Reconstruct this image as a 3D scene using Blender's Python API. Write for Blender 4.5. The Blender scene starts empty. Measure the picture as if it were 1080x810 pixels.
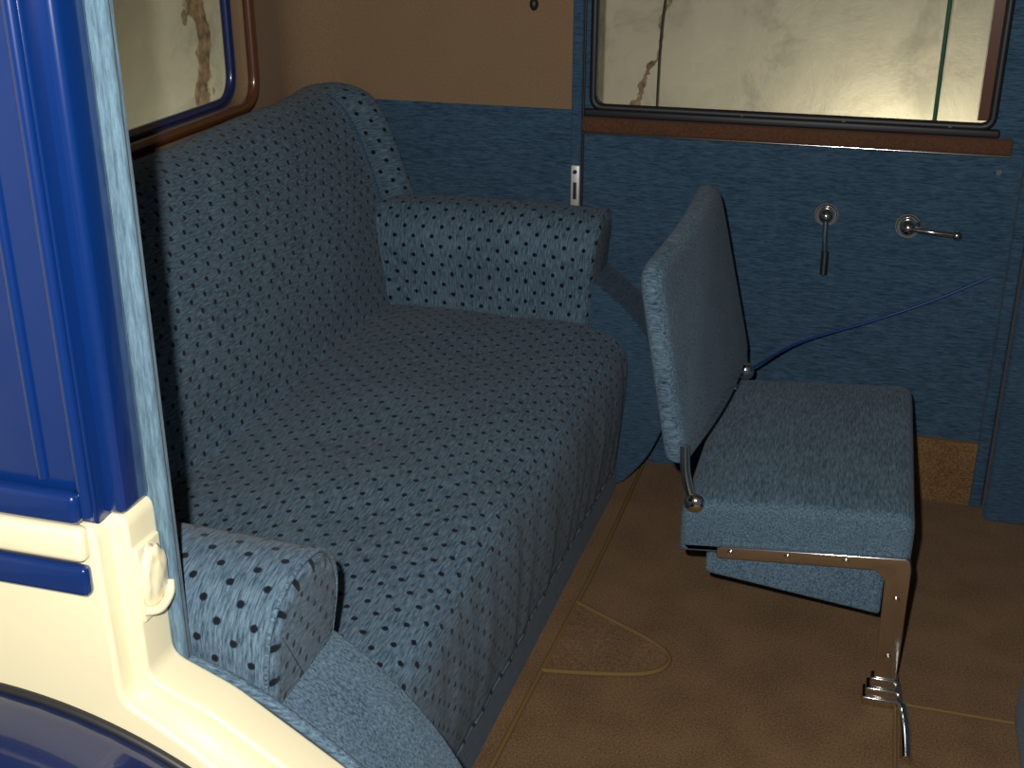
import bpy, bmesh, math, random
from mathutils import Vector, noise
sc = bpy.context.scene
sc.view_settings.view_transform = 'Standard'
random.seed(3)

# ---------------------------------------------------------------- materials
def newmat(name):
    m = bpy.data.materials.new(name); m.use_nodes = True
    nt = m.node_tree; b = nt.nodes['Principled BSDF']
    return m, nt, b
def N(nt, t, **kw):
    n = nt.nodes.new(t)
    for k, v in kw.items(): setattr(n, k, v)
    return n
def ramp(nt, fac, stops):
    r = N(nt, 'ShaderNodeValToRGB'); e = r.color_ramp.elements
    e[0].position, e[0].color = stops[0][0], (*stops[0][1], 1)
    e[1].position, e[1].color = stops[-1][0], (*stops[-1][1], 1)
    for p, c in stops[1:-1]:
        x = e.new(p); x.color = (*c, 1)
    nt.links.new(fac, r.inputs[0]); return r.outputs[0]
def simple(name, col, rough=.5, metal=0, coat=0, spec=.5):
    m, nt, b = newmat(name)
    b.inputs['Base Color'].default_value = (*col, 1)
    b.inputs['Roughness'].default_value = rough
    b.inputs['Metallic'].default_value = metal
    b.inputs['Coat Weight'].default_value = coat
    b.inputs['Coat Roughness'].default_value = .05
    b.inputs['Specular IOR Level'].default_value = spec
    return m
def cloth(name, lo, hi, scale=(60, 500, 60), coord='Object', bump=.35, dots=None, dotcol=(.004, .007, .013), big=.12):
    m, nt, b = newmat(name); L = nt.links.new
    tc = N(nt, 'ShaderNodeTexCoord')
    src = tc.outputs[coord]
    mp = N(nt, 'ShaderNodeMapping'); mp.inputs['Scale'].default_value = scale; L(src, mp.inputs[0])
    n1 = N(nt, 'ShaderNodeTexNoise'); n1.inputs['Scale'].default_value = 1; n1.inputs['Detail'].default_value = 4
    n1.inputs['Roughness'].default_value = .7
    L(mp.outputs[0], n1.inputs['Vector'])
    n2 = N(nt, 'ShaderNodeTexNoise'); n2.inputs['Scale'].default_value = 9; n2.inputs['Detail'].default_value = 3
    L(src, n2.inputs['Vector'])
    mx = N(nt, 'ShaderNodeMath', operation='MULTIPLY_ADD'); L(n2.outputs[0], mx.inputs[0]); mx.inputs[1].default_value = big
    L(n1.outputs[0], mx.inputs[2])
    col = ramp(nt, mx.outputs[0], [(.32 + big * .5, lo), (.68 + big * .5, hi)])
    if dots:
        p, r = dots
        sc_ = N(nt, 'ShaderNodeVectorMath', operation='SCALE'); L(src, sc_.inputs[0]); sc_.inputs['Scale'].default_value = 1 / p
        outs = []
        for off in (0, .5):
            ad = N(nt, 'ShaderNodeVectorMath', operation='ADD'); L(sc_.outputs[0], ad.inputs[0]); ad.inputs[1].default_value = (off + .25, off + .25, 0)
            fr = N(nt, 'ShaderNodeVectorMath', operation='FRACTION'); L(ad.outputs[0], fr.inputs[0])
            sb = N(nt, 'ShaderNodeVectorMath', operation='SUBTRACT'); L(fr.outputs[0], sb.inputs[0]); sb.inputs[1].default_value = (.5, .5, 0)
            ml = N(nt, 'ShaderNodeVectorMath', operation='MULTIPLY'); L(sb.outputs[0], ml.inputs[0]); ml.inputs[1].default_value = (1, 1, 0)
            ln = N(nt, 'ShaderNodeVectorMath', operation='LENGTH'); L(ml.outputs[0], ln.inputs[0])
            outs.append(ln.outputs['Value'])
        mn = N(nt, 'ShaderNodeMath', operation='MINIMUM'); L(outs[0], mn.inputs[0]); L(outs[1], mn.inputs[1])
        # fuzzy edge from the pile
        fz = N(nt, 'ShaderNodeMath', operation='MULTIPLY_ADD'); L(n1.outputs[0], fz.inputs[0]); fz.inputs[1].default_value = .07; L(mn.outputs[0], fz.inputs[2])
        mr = N(nt, 'ShaderNodeMapRange'); L(fz.outputs[0], mr.inputs[0])
        mr.inputs[1].default_value = r / p * .85 + .035; mr.inputs[2].default_value = r / p * 1.2 + .035
        mr.inputs[3].default_value = 1; mr.inputs[4].default_value = 0
        mix = N(nt, 'ShaderNodeMix', data_type='RGBA'); L(mr.outputs[0], mix.inputs[0]); L(col, mix.inputs[6]); mix.inputs[7].default_value = (*dotcol, 1)
        col = mix.outputs[2]
    L(col, b.inputs['Base Color'])
    b.inputs['Roughness'].default_value = .9
    b.inputs['Specular IOR Level'].default_value = .15
    b.inputs['Sheen Weight'].default_value = .08
    bp = N(nt, 'ShaderNodeBump'); bp.inputs['Strength'].default_value = bump; bp.inputs['Distance'].default_value = .003
    L(n1.outputs[0], bp.inputs['Height']); L(bp.outputs[0], b.inputs['Normal'])
    return m

LO, HI = (.014, .038, .062), (.150, .230, .300)
M_dot = cloth('chenille_dotted', LO, HI, (330, 42, 1), 'UV', .5, dots=(.046, .0048))
M_blue = cloth('chenille_plain', LO, HI, (42, 330, 330), 'Object', .5)
M_blue2 = cloth('chenille_plain_y', (.016, .044, .070), (.150, .230, .295), (330, 42, 330), 'Object', .5)
M_strip = cloth('chenille_strip', (.06, .11, .15), (.14, .23, .29), (300, 300, 40), 'Object', .3)
M_wall = cloth('wall_cloth_blue', (.013, .038, .070), (.058, .112, .172), (40, 40, 330), 'Object', .2)
M_brown = cloth('headlining_brown', (.18, .115, .062), (.26, .172, .098), (300, 300, 300), 'Object', .15)
M_carpet = cloth('carpet_brown', (.075, .041, .016), (.265, .150, .066), (260, 260, 260), 'Object', .6, big=.25)
M_pipe = simple('piping_tan', (.165, .105, .036), .85, spec=.2)
M_cream = simple('paint_cream', (.80, .72, .47), .3, coat=.6)
M_paint = simple('paint_blue', (.0015, .020, .115), .25, coat=1)
M_chrome = simple('chrome', (.75, .73, .70), .12, 1)
M_dark = simple('rubber_black', (.012, .012, .014), .5)
M_wood = simple('varnished_brown', (.10, .035, .015), .25, coat=.8)
M_cap = cloth('sill_leathercloth', (.07, .032, .016), (.12, .055, .030), (200, 200, 200), 'Object', .1)
M_green = simple('green_plastic', (.01, .12, .05), .5)
M_cable = simple('blue_cable', (.010, .04, .17), .5)
M_navy = simple('paint_navy', (.006, .014, .06), .25, coat=1)

def plaster(name, base, scale, band=None, crack=.012):
    m, nt, b = newmat(name); L = nt.links.new
    tc = N(nt, 'ShaderNodeTexCoord')
    n = N(nt, 'ShaderNodeTexNoise'); n.inputs['Scale'].default_value = scale; n.inputs['Detail'].default_value = 9; n.inputs['Distortion'].default_value = .4
    n.inputs['Roughness'].default_value = .65
    L(tc.outputs['Object'], n.inputs['Vector'])
    out = ramp(nt, n.outputs[0], [(.35, tuple(x * .66 for x in base)), (.48, tuple(x * .92 for x in base)), (.65, base)])
    if band:
        axis, ctr, wid = band
        sp = N(nt, 'ShaderNodeSeparateXYZ'); L(tc.outputs['Object'], sp.inputs[0])
        s = N(nt, 'ShaderNodeMath', operation='SUBTRACT'); L(sp.outputs[axis], s.inputs[0]); s.inputs[1].default_value = ctr
        n3 = N(nt, 'ShaderNodeTexNoise'); n3.inputs['Scale'].default_value = 6; n3.inputs['Detail'].default_value = 8
        L(tc.outputs['Object'], n3.inputs['Vector'])
        a2 = N(nt, 'ShaderNodeMath', operation='MULTIPLY_ADD'); L(n3.outputs[0], a2.inputs[0]); a2.inputs[1].default_value = .35; L(s.outputs[0], a2.inputs[2])
        a3 = N(nt, 'ShaderNodeMath', operation='SUBTRACT'); L(a2.outputs[0], a3.inputs[0]); a3.inputs[1].default_value = .175
        a4 = N(nt, 'ShaderNodeMath', operation='ABSOLUTE'); L(a3.outputs[0], a4.inputs[0])
        mr = N(nt, 'ShaderNodeMapRange'); L(a4.outputs[0], mr.inputs[0]); mr.inputs[1].default_value = wid * .8; mr.inputs[2].default_value = wid; mr.inputs[3].default_value = 1; mr.inputs[4].default_value = 0
        n4 = N(nt, 'ShaderNodeTexNoise'); n4.inputs['Scale'].default_value = 30; n4.inputs['Detail'].default_value = 6
        L(tc.outputs['Object'], n4.inputs['Vector'])
        bc = ramp(nt, n4.outputs[0], [(.35, (.12, .08, .045)), (.65, (.42, .30, .17))])
        mx = N(nt, 'ShaderNodeMix', data_type='RGBA'); L(mr.outputs[0], mx.inputs[0]); L(out, mx.inputs[6]); L(bc, mx.inputs[7]); out = mx.outputs[2]
    L(out, b.inputs['Base Color']); b.inputs['Roughness'].default_value = .95
    bp = N(nt, 'ShaderNodeBump'); bp.inputs['Strength'].default_value = .5; bp.inputs['Distance'].default_value = .015
    L(n.outputs[0], bp.inputs['Height']); L(bp.outputs[0], b.inputs['Normal'])
    return m
M_pl1 = plaster('plaster_side', (.62, .57, .42), 4.5, ('X', -.66, .010))
M_pl2 = plaster('plaster_rear', (.66, .64, .47), 5, ('Y', 3.28, .045))
M_conc = plaster('concrete', (.22, .21, .19), 3)

def glassmat():
    m = bpy.data.materials.new('window_glass'); m.use_nodes = True; nt = m.node_tree; nt.nodes.clear()
    o = N(nt, 'ShaderNodeOutputMaterial'); t = N(nt, 'ShaderNodeBsdfTransparent'); g = N(nt, 'ShaderNodeBsdfGlossy')
    g.inputs['Roughness'].default_value = .02
    x = N(nt, 'ShaderNodeMixShader'); x.inputs[0].default_value = .05
    nt.links.new(t.outputs[0], x.inputs[1]); nt.links.new(g.outputs[0], x.inputs[2]); nt.links.new(x.outputs[0], o.inputs[0])
    return m
M_glass = glassmat()

# ---------------------------------------------------------------- helpers
def empty(name):
    e = bpy.data.objects.new(name, None); sc.collection.objects.link(e); return e
def link(ob, mat, parent=None, smooth=True):
    sc.collection.objects.link(ob)
    if mat: ob.data.materials.clear(); ob.data.materials.append(mat)
    if smooth:
        for p in ob.data.polygons: p.use_smooth = True
    if parent: ob.parent = parent
    return ob
def auto(ob, ang=40):
    bm = bmesh.new(); bm.from_mesh(ob.data)
    for e in bm.edges:
        if len(e.link_faces) == 2 and e.calc_face_angle(0) > math.radians(ang): e.smooth = False
    bm.to_mesh(ob.data); bm.free()
def box(name, x0, x1, y0, y1, z0, z1, mat, parent=None, bev=0.0):
    bm = bmesh.new(); bmesh.ops.create_cube(bm, size=1)
    for v in bm.verts:
        v.co = Vector(((x0 + x1) / 2 + v.co.x * (x1 - x0), (y0 + y1) / 2 + v.co.y * (y1 - y0), (z0 + z1) / 2 + v.co.z * (z1 - z0)))
    if bev > 0: bmesh.ops.bevel(bm, geom=bm.edges[:], offset=bev, segments=3, affect='EDGES', profile=.5)
    me = bpy.data.meshes.new(name); bm.to_mesh(me); bm.free()
    ob = bpy.data.objects.new(name, me); link(ob, mat, parent, bev > 0); auto(ob, 50); return ob
def catmull(pts, n=8, closed=True):
    out = []; m = len(pts)
    rng = range(m) if closed else range(m - 1)
    for i in rng:
        g = (lambda k: pts[k % m]) if closed else (lambda k: pts[max(0, min(m - 1, k))])
        p0, p1, p2, p3 = [Vector(g(k)) for k in (i - 1, i, i + 1, i + 2)]
        for j in range(n):
            t = j / n
            out.append(.5 * ((2 * p1) + (p2 - p0) * t + (2 * p0 - 5 * p1 + 4 * p2 - p3) * t * t + (3 * p1 - p0 - 3 * p2 + p3) * t ** 3))
    if not closed: out.append(Vector(pts[-1]))
    return out
def roundpoly(pts, r, seg=6):
    out = []; m = len(pts)
    for i in range(m):
        p = Vector(pts[i]); a = Vector(pts[i - 1]); c = Vector(pts[(i + 1) % m])
        rr = r[i] if isinstance(r, (list, tuple)) else r
        d1 = (a - p); d2 = (c - p); k = min(rr, d1.length * .49, d2.length * .49)
        if k < 1e-4: out.append(p); continue
        s = p + d1.normalized() * k; e = p + d2.normalized() * k
        for j in range(seg + 1):
            t = j / seg; out.append((1 - t) ** 2 * s + 2 * t * (1 - t) * p + t * t * e)
    return out
def resample(pts, step):
    out = []; m = len(pts)
    for i in range(m):
        a = pts[i]; b = pts[(i + 1) % m]; n = max(1, int(math.ceil((b - a).length / step)))
        for j in range(n): out.append(a.lerp(b, j / n))
    return out
def prism(name, prof, axis, a0, a1, mat, parent=None, r=.02, step=.03, fn=None, pres=None, swap=False):
    """closed 2D profile extruded along axis, with rounded ends; UV in metres"""
    P = [Vector(p) for p in prof]
    if pres: P = resample(P, pres)
    m = len(P)
    A = sum(P[i].x * P[(i + 1) % m].y - P[(i + 1) % m].x * P[i].y for i in range(m))
    sg = 1 if A > 0 else -1
    nor = []
    for i in range(m):
        t = (P[(i + 1) % m] - P[i - 1]); t = t.normalized() if t.length > 1e-9 else Vector((1, 0))
        nor.append(Vector((-t.y, t.x)) * sg)
    U = [0]
    for i in range(m): U.append(U[-1] + (P[(i + 1) % m] - P[i]).length)
    L = a1 - a0; secs = []
    K = 6
    for k in range(K + 1):
        th = k / K * math.pi / 2; secs.append((a0 + r * (1 - math.cos(th)), r * (1 - math.sin(th))))
    if r <= 0: secs = [(a0, 0)]
    n = max(1, int((L - 2 * r) / step))
    for k in range(1, n): secs.append((a0 + r + (L - 2 * r) * k / n, 0))
    tail = [(a0 + a1 - s, o) for s, o in (secs[:K + 1] if r > 0 else [(a0, 0)])][::-1]
    secs += tail
    V = []; F = []; UV = []
    mk = {'y': lambda p, a: Vector((p.x, a, p.y)), 'x': lambda p, a: Vector((a, p.x, p.y)), 'z': lambda p, a: Vector((p.x, p.y, a))}[axis]
    for s, o in secs:
        for i in range(m): V.append(mk(P[i] + nor[i] * o, s))
    for k in range(len(secs) - 1):
        for i in range(m):
            j = (i + 1) % m
            F.append((k * m + i, k * m + j, (k + 1) * m + j, (k + 1) * m + i))
            UV.append([(U[i], secs[k][0]), (U[i + 1], secs[k][0]), (U[i + 1], secs[k + 1][0]), (U[i], secs[k + 1][0])])
    b = (len(secs) - 1) * m
    F.append(tuple(range(m))[::-1]); UV.append([(P[i].x, P[i].y) for i in range(m)][::-1])
    F.append(tuple(b + i for i in range(m))); UV.append([(P[i].x, P[i].y) for i in range(m)])
    if fn: V = [fn(v) for v in V]
    me = bpy.data.meshes.new(name); me.from_pydata([tuple(v) for v in V], [], F)
    uvl = me.uv_layers.new(name='UVMap')
    for poly, u in zip(me.polygons, UV):
        for q in range(len(u)): uvl.data[poly.loop_start + q].uv = (u[q][1], u[q][0]) if swap else u[q]
    bm = bmesh.new(); bm.from_mesh(me); bmesh.ops.recalc_face_normals(bm, faces=bm.faces); bm.to_mesh(me); bm.free()
    ob = bpy.data.objects.new(name, me); link(ob, mat, parent); auto(ob, 45); return ob
def tomesh(ob, name, mat, parent):
    sc.collection.objects.link(ob)
    dg = bpy.context.evaluated_depsgraph_get()
    me = bpy.data.meshes.new_from_object(ob.evaluated_get(dg))
    cu = ob.data; bpy.data.objects.remove(ob); bpy.data.curves.remove(cu)
    o = bpy.data.objects.new(name, me); link(o, mat, parent); auto(o, 50); return o
def tube(name, pts, r, mat, parent=None, closed=False, smooth=True):
    if smooth: pts = catmull([Vector(p) for p in pts], 8, closed)
    cu = bpy.data.curves.new('c', 'CURVE'); cu.dimensions = '3D'; cu.bevel_depth = r; cu.bevel_resolution = 3; cu.use_fill_caps = True
    s = cu.splines.new('POLY'); s.points.add(len(pts) - 1); s.use_cyclic_u = closed
    for i, p in enumerate(pts): s.points[i].co = (*p, 1)
    return tomesh(bpy.data.objects.new('c', cu), name, mat, parent)
def rrect(u0, u1, v0, v1, r): return roundpoly([(u0, v0), (u1, v0), (u1, v1), (u0, v1)], r, 8)
def holed(name, outer, inner, axis, a, th, mat, parent=None):
    cu = bpy.data.curves.new('c', 'CURVE'); cu.dimensions = '2D'; cu.fill_mode = 'BOTH'; cu.extrude = th / 2
    for pts in (outer, inner):
        s = cu.splines.new('POLY'); s.points.add(len(pts) - 1); s.use_cyclic_u = True
        for i, p in enumerate(pts): s.points[i].co = (p[0], p[1], 0, 1)
    o = tomesh(bpy.data.objects.new('c', cu), name, mat, parent)
    for v in o.data.vertices:
        u, w, t = v.co
        v.co = (u, a + t, w) if axis == 'y' else (a + t, u, w)
    bm = bmesh.new(); bm.from_mesh(o.data); bmesh.ops.recalc_face_normals(bm, faces=bm.faces); bm.to_mesh(o.data); bm.free()
    for p in o.data.polygons: p.use_smooth = False
    return o
def cyl(name, c, axis, r, h, mat, parent=None, seg=32, r2=None, bev=.0):
    bm = bmesh.new(); bmesh.ops.create_cone(bm, cap_ends=True, segments=seg, radius1=r, radius2=r if r2 is None else r2, depth=h)
    if bev: bmesh.ops.bevel(bm, geom=[e for e in bm.edges if len(e.link_faces) == 2 and e.calc_face_angle(0) > 1], offset=bev, segments=3, affect='EDGES')
    q = Vector((0, 0, 1)).rotation_difference(Vector(axis).normalized())
    for v in bm.verts: v.co = q @ v.co + Vector(c)
    me = bpy.data.meshes.new(name); bm.to_mesh(me); bm.free()
    ob = bpy.data.objects.new(name, me); link(ob, mat, parent); auto(ob, 40); return ob
def ball(name, c, r, mat, parent=None, s=(1, 1, 1)):
    bm = bmesh.new(); bmesh.ops.create_uvsphere(bm, u_segments=24, v_segments=14, radius=r)
    for v in bm.verts: v.co = Vector((v.co.x * s[0], v.co.y * s[1], v.co.z * s[2])) + Vector(c)
    me = bpy.data.meshes.new(name); bm.to_mesh(me); bm.free()
    ob = bpy.data.objects.new(name, me); return link(ob, mat, parent)

# ---------------------------------------------------------------- room shell of the car
box('floor', -1.35, 1.0, 1.0, 2.79, -.05, 0, M_carpet)
box('ceiling', -1.40, 1.0, .92, 2.84, 1.60, 1.64, M_brown)
wf = empty('wall_far')
box('quarter_panel_lower', -1.40, -.655, 2.79, 2.84, -.05, .88, M_wall, wf)
box('quarter_panel_upper', -1.40, -.655, 2.79, 2.84, .88, 1.60, M_brown, wf)
holed('door_panel', [(-.655, -.05), (1.0, -.05), (1.0, 1.6), (-.655, 1.6)], rrect(-.622, .245, .888, 1.38, .025), 'y', 2.815, .05, M_wall, wf)
box('carpet_kick_strip', .0, .318, 2.775, 2.79, 0, .16, M_carpet, wf)
arc = [(-1.35 + .11 - .11 * math.cos(t), 2.79 - .11 + .11 * math.sin(t)) for t in [i / 10 * math.pi / 2 for i in range(11)]]
prism('corner_cove', [(-1.352, 2.792)] + arc[::-1], 'z', .88, 1.60, M_brown, wf, r=0)
wr = empty('wall_rear')
holed('rear_panel', [(.98, -.05), (2.79, -.05), (2.79, 1.6), (.98, 1.6)], rrect(1.25, 2.54, .90, 1.36, .07), 'x', -1.375, .05, M_brown, wr)
box('wall_front', 1.0, 1.04, .92, 2.84, -.05, 1.6, M_wall)

t1 = empty('trim_1')
box('door_post_strip', -.670, -.646, 2.778, 2.79, .0, 1.6, M_wall, t1, .004)
tube('door_gap', [(-.643, 2.789, .05), (-.643, 2.789, 1.6)], .003, M_dark, t1, smooth=False)
t2 = empty('trim_2')
box('front_pillar', .345, .46, 2.70, 2.79, 0, 1.6, M_wall, t2, .012)
box('pillar_bead', .318, .345, 2.765, 2.79, 0.0, 1.6, M_wall, t2, .006)
w1 = empty('window_1')
tube('gasket', [Vector((u, 2.792, v)) for u, v in rrect(-.622, .245, .888, 1.38, .025)], .009, M_dark, w1, True, False)
box('gasket_base', -.640, .262, 2.774, 2.79, .868, .886, M_dark, w1, .005)
box('glass', -.622, .245, 2.812, 2.815, .888, 1.38, M_glass, w1)
box('sill_capping', -.642, .290, 2.768, 2.79, .834, .868, M_cap, w1, .006)
tube('sill_bead', [(-.642, 2.772, .832), (.290, 2.772, .832)], .0025, M_chrome, w1, smooth=False)
box('inner_reveal', .215, .246, 2.80, 2.84, .90, 1.38, M_wood, w1)
for i in range(4): cyl('gasket_screw_%d' % i, (-.5 + i * .22, 2.782, .885), (0, 1, 0), .004, .006, M_chrome, w1, 12)
w2 = empty('window_2')
tube('frame', [Vector((-1.349, u, v)) for u, v in rrect(1.25, 2.54, .90, 1.36, .07)], .013, M_wood, w2, True, False)
tube('outer_frame', [Vector((-1.40, u, v)) for u, v in rrect(1.26, 2.53, .91, 1.35, .07)], .012, M_paint, w2, True, False)
box('glass', -1.378, -1.375, 1.25, 2.54, .90, 1.36, M_glass, w2)

# ---------------------------------------------------------------- rear seat
rs = empty('rear_bench_seat')
def taper(v): return Vector((v.x - max(0, (2.62 - v.y)) / 1.43 * .035 * max(0, min(1, (v.x + 1.1) / .5)), v.y, v.z))
def puff(cx, amp, seed=0, na=.006):
    def f(v):
        n = noise.noise(Vector((v.x * 6, v.y * 5, v.z * 6 + seed)))
        n2 = noise.noise(Vector((v.x * 20, v.y * 9, v.z * 20 + seed)))
        k = 1 - min(1, abs((v.y - 1.905) / .715)) ** 4
        return Vector((v.x + n * na * .6 + cx * k, v.y, v.z + amp * k + n * na + n2 * na * .3))
    return f
pf = puff(0, .008, 0, .011)
def cushfn(v):
    front = max(0, min(1, (v.x + .53) / .04)) * (1 if v.z < .36 else 0)
    puck = noise.noise(Vector((3.3, v.y * 22, v.z * 2.5)))
    w = pf(v); w.x += .006 * puck * front
    return taper(w)
cush = catmull([(-1.17, .15), (-1.17, .38), (-1.10, .420), (-.95, .432), (-.78, .430), (-.64, .422), (-.56, .412), (-.508, .394), (-.484, .352), (-.480, .28), (-.484, .20), (-.492, .12), (-.50, .085), (-.53, .07), (-.8, .07)], 8)
prism('cushion', cush, 'y', 1.185, 2.622, M_dot, rs, r=.024, step=.015, fn=cushfn)
prism('base_skirt', [(-.9, 0), (-.9, .10), (-.503, .10), (-.503, 0)], 'y', 1.19, 2.62, M_wall, rs, r=.003, fn=taper)
back = catmull([(-1.065, .36), (-1.078, .46), (-1.095, .62), (-1.140, .77), (-1.182, .855), (-1.228, .898), (-1.285, .905), (-1.325, .87), (-1.335, .7), (-1.335, .4)], 8)
pb = puff(.012, 0, 5, .008)
def backfn(v):
    v = pb(v)
    e = max(0, v.y - 2.645) / .11; e2 = max(0, 1.15 - v.y) / .11
    e = min(1, max(e, e2))
    s = e * e * (3 - 2 * e)
    front = max(0, min(1, (v.x + 1.335) / .12))
    top = max(0, min(1, (v.z - .6) / .25))
    far = max(0, min(1, (v.y - 1.9) / .8))
    return Vector((v.x + .052 * s * front, v.y, v.z + top * (.010 * far + .010 * math.sin(e * math.pi * .8))))
prism('backrest', back, 'y', 1.01, 2.788, M_dot, rs, r=.05, step=.02, fn=backfn)
seam = [(-1.078, .46), (-1.095, .62), (-1.140, .77), (-1.182, .855), (-1.228, .898)]
tube('backrest_seam_piping', [backfn(Vector((x + .001, 2.655, z))) for x, z in seam], .004, M_wall, rs)
def armprof(o, i):
    w = i - o
    pts = [(o, .40), (o, .60), (o + .04 * w, .635), (o + .22 * w, .662), (o + .5 * w, .672), (o + .78 * w, .664), (o + 1.0 * w, .630), (o + 1.09 * w, .585), (o + 1.05 * w, .535), (o + .99 * w, .49), (o + .97 * w, .40)]
    return roundpoly(pts, .02, 4)
def lean(v):
    k = max(0, (v.x + .8) / .25)
    return Vector((v.x - .10 * (.665 - v.z) * min(1, k), v.y, v.z + (.008 * math.sin((v.x + 1.1) / .54 * math.pi) if v.z > .5 and v.x > -1.1 else 0)))
prism('armrest_far', armprof(2.788, 2.608), 'x', -1.26, -.560, M_dot, rs, r=.02, step=.03, fn=lean, pres=.02, swap=True)
prism('armrest_near', armprof(1.002, 1.175), 'x', -1.25, -.560, M_dot, rs, r=.02, step=.03, fn=lean, pres=.02, swap=True)
for nm, o, i in (('armrest_piping_far', 2.788, 2.608), ('armrest_piping_near', 1.002, 1.175)):
    tube(nm, [lean(Vector((-.567, p.x, p.y))) for p in armprof(o, i)], .003, M_blue, rs, True, False)
arch = roundpoly([(-1.3, 0), (-1.3, .45), (-.70, .545), (-.585, .53), (-.50, .465), (-.435, .39), (-.39, .31), (-.378, .22), (-.43, .09), (-.50, 0)], .04, 5)
prism('wheel_arch_far', arch, 'y', 2.625, 2.788, M_wall, rs, r=.008)
prism('wheel_arch_near', arch, 'y', 1.0, 1.183, M_blue, rs, r=.008)

# ---------------------------------------------------------------- jump seat
js = empty('jump_seat')
def sag(v):
    k = (1 - abs((v.y - 2.25) / .30) ** 2) * (1 - min(1, abs((v.x + .05) / .2)) ** 2)
    return v + Vector((0, 0, .012 * k if v.z > .33 else 0))
jc = roundpoly([(-.254, .246), (-.254, .354), (.147, .382), (.147, .282)], [.012, .035, .035, .012], 6)
prism('seat_cushion', jc, 'y', 1.948, 2.55, M_blue2, js, r=.018, step=.03, fn=sag, pres=.02)
jb = roundpoly([(1.97, .405), (2.49, .44), (2.45, .826), (2.00, .762)], [.03, .05, .07, .05], 8)
def tilt(v): return Vector((v.x - (v.z - .43) * .22 + .022 * math.cos((v.y - 2.28) * 5) + .006 + (v.y - 2.22) * .10, v.y, v.z))
prism('backrest', jb, 'x', -.280, -.238, M_blue, js, r=.019, fn=tilt, pres=.03)
uf = roundpoly([(-.205, .205), (-.205, .246), (.108, .278), (.108, .170)], .008, 4)
prism('under_panel', uf, 'y', 1.962, 2.50, M_blue2, js, r=.006)
for nm, y in (('near', 1.938), ('far', 2.552)):
    rail = roundpoly([(-.185, .252), (-.185, .276), (.145, .304), (.150, .28), (.150, .05), (.112, .05), (.108, .256), (.09, .274)], .008, 4)
    prism('leg_frame_' + nm, rail, 'y', y, y + .009, M_chrome, js, r=.002)
    box('foot_' + nm, .095, .165, y - .012, y + .03, 0, .018, M_chrome, js, .003)
    box('foot_step_' + nm, .100, .160, y - .008, y + .026, .018, .036, M_chrome, js, .003)
    box('foot_cap_' + nm, .106, .154, y - .004, y + .020, .036, .056, M_chrome, js, .003)
for i, (x, z) in enumerate([(-.16, .266), (-.06, .274), (.04, .282), (.131, .22), (.131, .10)]):
    cyl('screw_%d' % i, (x, 1.936, z), (0, 1, 0), .006, .004, M_chrome, js, 16, bev=.001)
for nm, y in (('near', 1.965), ('far', 2.50)):
    tube('hinge_arm_' + nm, [(-.256, y, .455), (-.250, y - .006, .40), (-.232, y - .008, .345)], .009, M_chrome, js)
    ball('hinge_knob_' + nm, (-.230, y - .014, .350), .019, M_chrome, js, (1, .7, 1))
ball('cord_anchor', (-.205, 2.495, .395), .020, M_chrome, js, (1, .8, 1))
tube('cord_anchor_arm', [(-.205, 2.495, .395), (-.215, 2.492, .46)], .008, M_chrome, js, smooth=False)
tube('seat_pull_cable', [(-.205, 2.50, .395), (-.185, 2.54, .392), (-.10, 2.68, .405), (.05, 2.755, .445), (.18, 2.775, .502), (.292, 2.785, .565)], .0032, M_cable, js)

js2 = empty('jump_seat.001')
prism('folded_cushion', roundpoly([(.312, .16), (.312, .34), (.42, .40), (.42, .12)], .03, 5), 'y', 1.25, 1.72, M_blue, js2, r=.02)
prism('folded_backrest', roundpoly([(.425, .05), (.425, .62), (.475, .62), (.475, .05)], .02, 5), 'y', 1.22, 1.75, M_blue, js2, r=.015)
box('floor_plate', .33, .50, 1.24, 1.72, 0, .05, M_chrome, js2, .004)
box('hinge_strap', .330, .360, 1.45, 1.49, .05, .18, M_chrome, js2, .004)
tr3 = empty('trim_3')
tube('floor_strip', [(.165, 1.944, .003), (.8, 1.944, .003)], .0035, M_pipe, tr3, smooth=False)
tube('floor_hinge', [(.166, 1.925, .010), (.170, 1.86, .014), (.172, 1.78, .010)], .009, M_chrome, tr3)

cp = empty('carpet_piping')
tube('edge_piping', [(-.462, 2.77, .004), (-.468, 2.3, .004), (-.485, 1.86, .004), (-.505, 1.4, .004), (-.53, 1.02, .004)], .005, M_pipe, cp)
tab = [(-.485, 1.857), (-.40, 1.872), (-.31, 1.895), (-.268, 1.925), (-.262, 1.965), (-.30, 2.005), (-.40, 2.06), (-.475, 2.10)]
tube('tab_piping', [(x, y, .005) for x, y in tab], .005, M_pipe, cp)
prism('carpet_tab', catmull([Vector(p) for p in tab], 6, False), 'z', 0.0, .006, M_carpet, cp, r=0)
tube('side_piping', [(.155, 1.1, .003), (.155, 2.5, .003)], .0035, M_pipe, cp, smooth=False)

# ---------------------------------------------------------------- hardware on far door
cr = empty('window_crank')
cyl('escutcheon', (-.076, 2.782, .678), (0, 1, 0), .026, .016, M_chrome, cr, bev=.004)
ball('boss', (-.076, 2.765, .678), .017, M_chrome, cr)
tube('arm', [(-.076, 2.758, .678), (-.074, 2.752, .63), (-.070, 2.755, .585)], .006, M_chrome, cr)
tube('grip', [(-.070, 2.752, .60), (-.069, 2.745, .548)], .008, M_dark, cr, smooth=False)
dh = empty('door_handle')
cyl('escutcheon', (.101, 2.782, .665), (0, 1, 0), .027, .016, M_chrome, dh, bev=.004)
ball('boss', (.101, 2.765, .665), .018, M_chrome, dh)
tube('lever', [(.101, 2.755, .665), (.15, 2.745, .664), (.20, 2.748, .660)], .006, M_chrome, dh)
ball('lever_tip', (.203, 2.748, .660), .011, M_chrome, dh)
sp = empty('striker_plate')
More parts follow.
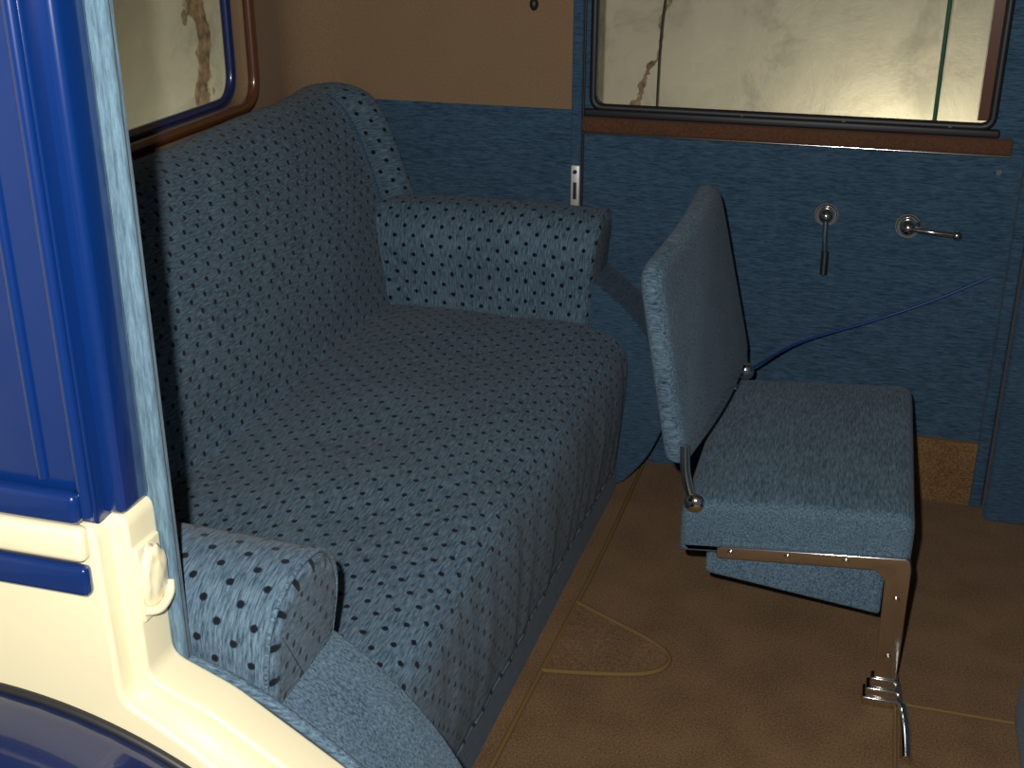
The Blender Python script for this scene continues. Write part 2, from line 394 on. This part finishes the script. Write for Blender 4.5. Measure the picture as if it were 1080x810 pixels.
box('plate', -.666, -.644, 2.766, 2.778, .655, .755, simple('brushed_metal', (.7, .7, .68), .45, .6), sp, .003)
cyl('screw', (-.655, 2.764, .74), (0, 1, 0), .005, .004, M_dark, sp, 12)
box('slot', -.659, -.651, 2.764, 2.767, .675, .715, M_dark, sp)
bp_ = empty('blind_pull')
tube('stem', [(-.76, 2.78, 1.16), (-.76, 2.775, 1.115)], .003, M_dark, bp_, smooth=False)
ball('bobble', (-.76, 2.775, 1.113), .010, M_dark, bp_, (1, 1, 1.4))
cyl('panel_stud', (.272, 2.787, .795), (0, 1, 0), .006, .008, M_chrome, None, 12)

# ---------------------------------------------------------------- car body on the near side
cb = empty('car_body')
prism('upper_side', [(-1.7, .80), (-.692, .80), (-.692, 1.7), (-1.7, 1.7)], 'y', .905, .97, M_paint, cb, r=.004)
box('door_post_blue', -.705, -.674, .925, .975, .80, 1.7, M_paint, cb, .008)
tube('post_bead', [(-.700, .903, .81), (-.700, .903, 1.7)], .007, M_paint, cb, smooth=False)
tube('post_bead_b', [(-.745, .905, .845), (-.745, .905, 1.7)], .006, M_paint, cb, smooth=False)
box('belt_moulding', -1.7, -.702, .888, .906, .803, .838, M_paint, cb, .008)
low = [(-1.7, .80), (-.674, .80), (-.672, .605), (-.60, .575), (-.47, .49), (-.38, .40), (-.31, .28), (-.27, .12), (-.24, -.01), (1.2, -.01), (1.2, -.25), (-1.7, -.25)]
prism('lower_side', roundpoly(low, .015, 4), 'y', .925, .98, M_cream, cb, r=.006)
low2 = [(-1.7, .798), (-.694, .798), (-.690, .59), (-.64, .562), (-.50, .47), (-.40, .36), (-.33, .2), (-.28, -.04), (1.2, -.04), (1.2, -.25), (-1.7, -.25)]
prism('lower_panel', roundpoly(low2, .015, 4), 'y', .90, .93, M_cream, cb, r=.006)
box('cream_moulding', -1.7, -.700, .886, .906, .762, .800, M_cream, cb, .008)
box('blue_coachline', -1.7, -.702, .888, .903, .722, .756, M_paint, cb, .006)
box('jamb_fabric', -.70, -.664, .978, 1.0, .56, 1.6, M_strip, cb, .003)
tube('windlace', [(-.667, .984, .58), (-.667, .984, 1.6)], .007, M_strip, cb, smooth=False)
tube('sill_windlace', [(-.66, .987, .59), (-.58, .987, .56), (-.46, .987, .48), (-.37, .987, .39), (-.30, .987, .27), (-.26, .987, .12)], .007, M_blue, cb)
bm = bmesh.new(); bmesh.ops.create_icosphere(bm, subdivisions=4, radius=1)
for v in bm.verts:
    n = noise.noise(v.co * 2.2) * .18 + noise.noise(v.co * 6) * .08
    c = v.co * (1 + n); v.co = Vector((-.668 + c.x * .009, .953 + c.y * .022, .718 + c.z * .036))
me = bpy.data.meshes.new('door_buffer'); bm.to_mesh(me); bm.free()
link(bpy.data.objects.new('door_buffer', me), M_cream, cb)
tube('door_buffer_lip', [(-.669, .930, .688), (-.660, .945, .684), (-.660, .965, .690), (-.664, .974, .700)], .005, M_cream, cb)
box('latch_plate', -.676, -.669, .930, .974, .672, .760, M_cream, cb, .003)
box('inner_lining', -1.40, -.70, .972, .999, .0, 1.6, M_brown, cb)
def fender():
    V = []; F = []; nA, nB = 48, 14; cx, cz = -.87, .04
    for i in range(nA + 1):
        t = math.radians(-20 + 220 * i / nA)
        for j in range(nB + 1):
            s = j / nB * math.pi / 2
            rr = .535 - .16 * (1 - math.cos(s)); y = .905 - .26 * math.sin(s)
            V.append((cx + rr * math.cos(t), y, cz + rr * math.sin(t)))
    for i in range(nA):
        for j in range(nB):
            a = i * (nB + 1) + j; F.append((a, a + 1, a + nB + 2, a + nB + 1))
    me = bpy.data.meshes.new('fender'); me.from_pydata(V, [], F); ob = bpy.data.objects.new('fender', me); link(ob, M_navy, cb)
    so = ob.modifiers.new('s', 'SOLIDIFY'); so.thickness = .006
    tube('fender_piping', [(cx + .54 * math.cos(math.radians(a)), .897, cz + .54 * math.sin(math.radians(a))) for a in range(-20, 201, 10)], .006, M_dark, cb)
fender()
cyl('rear_wheel', (-.87, .79, .02), (0, 1, 0), .33, .16, M_dark, cb, 48, bev=.04)

# ---------------------------------------------------------------- garage
ga = empty('garage')
box('ground', -4, 4, -2.5, 5, -.60, -.55, M_conc, ga)
box('garage_wall_side', -4, 4, 3.7, 3.8, -.55, 2.8, M_pl1, ga)
box('garage_wall_rear', -2.0, -1.9, -2.5, 3.7, -.55, 2.8, M_pl2, ga)
tube('green_hose', [(.16, 3.45, -.5), (.155, 3.45, 2.2)], .006, M_green, ga, smooth=False)
tube('wire', [(-.62, 3.6, 2.2), (-.60, 3.62, 1.2), (-.61, 3.6, .8), (-.60, 3.6, -.5)], .004, M_dark, ga)

# ---------------------------------------------------------------- lights
def point(name, loc, e, col, r=.02):
    l = bpy.data.lights.new(name, 'POINT'); l.energy = e; l.color = col; l.shadow_soft_size = r
    o = bpy.data.objects.new(name, l); o.location = loc; sc.collection.objects.link(o)
point('camera_flash', (-.06, 0, 1.47), 138, (1, .97, .94), .012)
point('garage_fill', (.10, 3.50, .52), 10, (1, .94, .75), .05)  # added light hidden below the sill, makes the side wall glow from below
point('garage_fill.001', (-1.62, 3.1, .35), 4, (1, .96, .82), .06)  # added unseen light, brightens the plaster behind the rear window
w = bpy.data.worlds.new('world'); sc.world = w; w.use_nodes = True
w.node_tree.nodes['Background'].inputs[0].default_value = (.85, .9, 1, 1); w.node_tree.nodes['Background'].inputs[1].default_value = .08

cam = bpy.data.cameras.new('camera'); cam.sensor_width = 36; cam.lens = 43.13; cam.clip_start = .01
co = bpy.data.objects.new('camera', cam); co.location = (0, 0, 1.4); co.rotation_euler = (math.radians(67.1), 0, math.radians(16.3))
sc.collection.objects.link(co); sc.camera = co
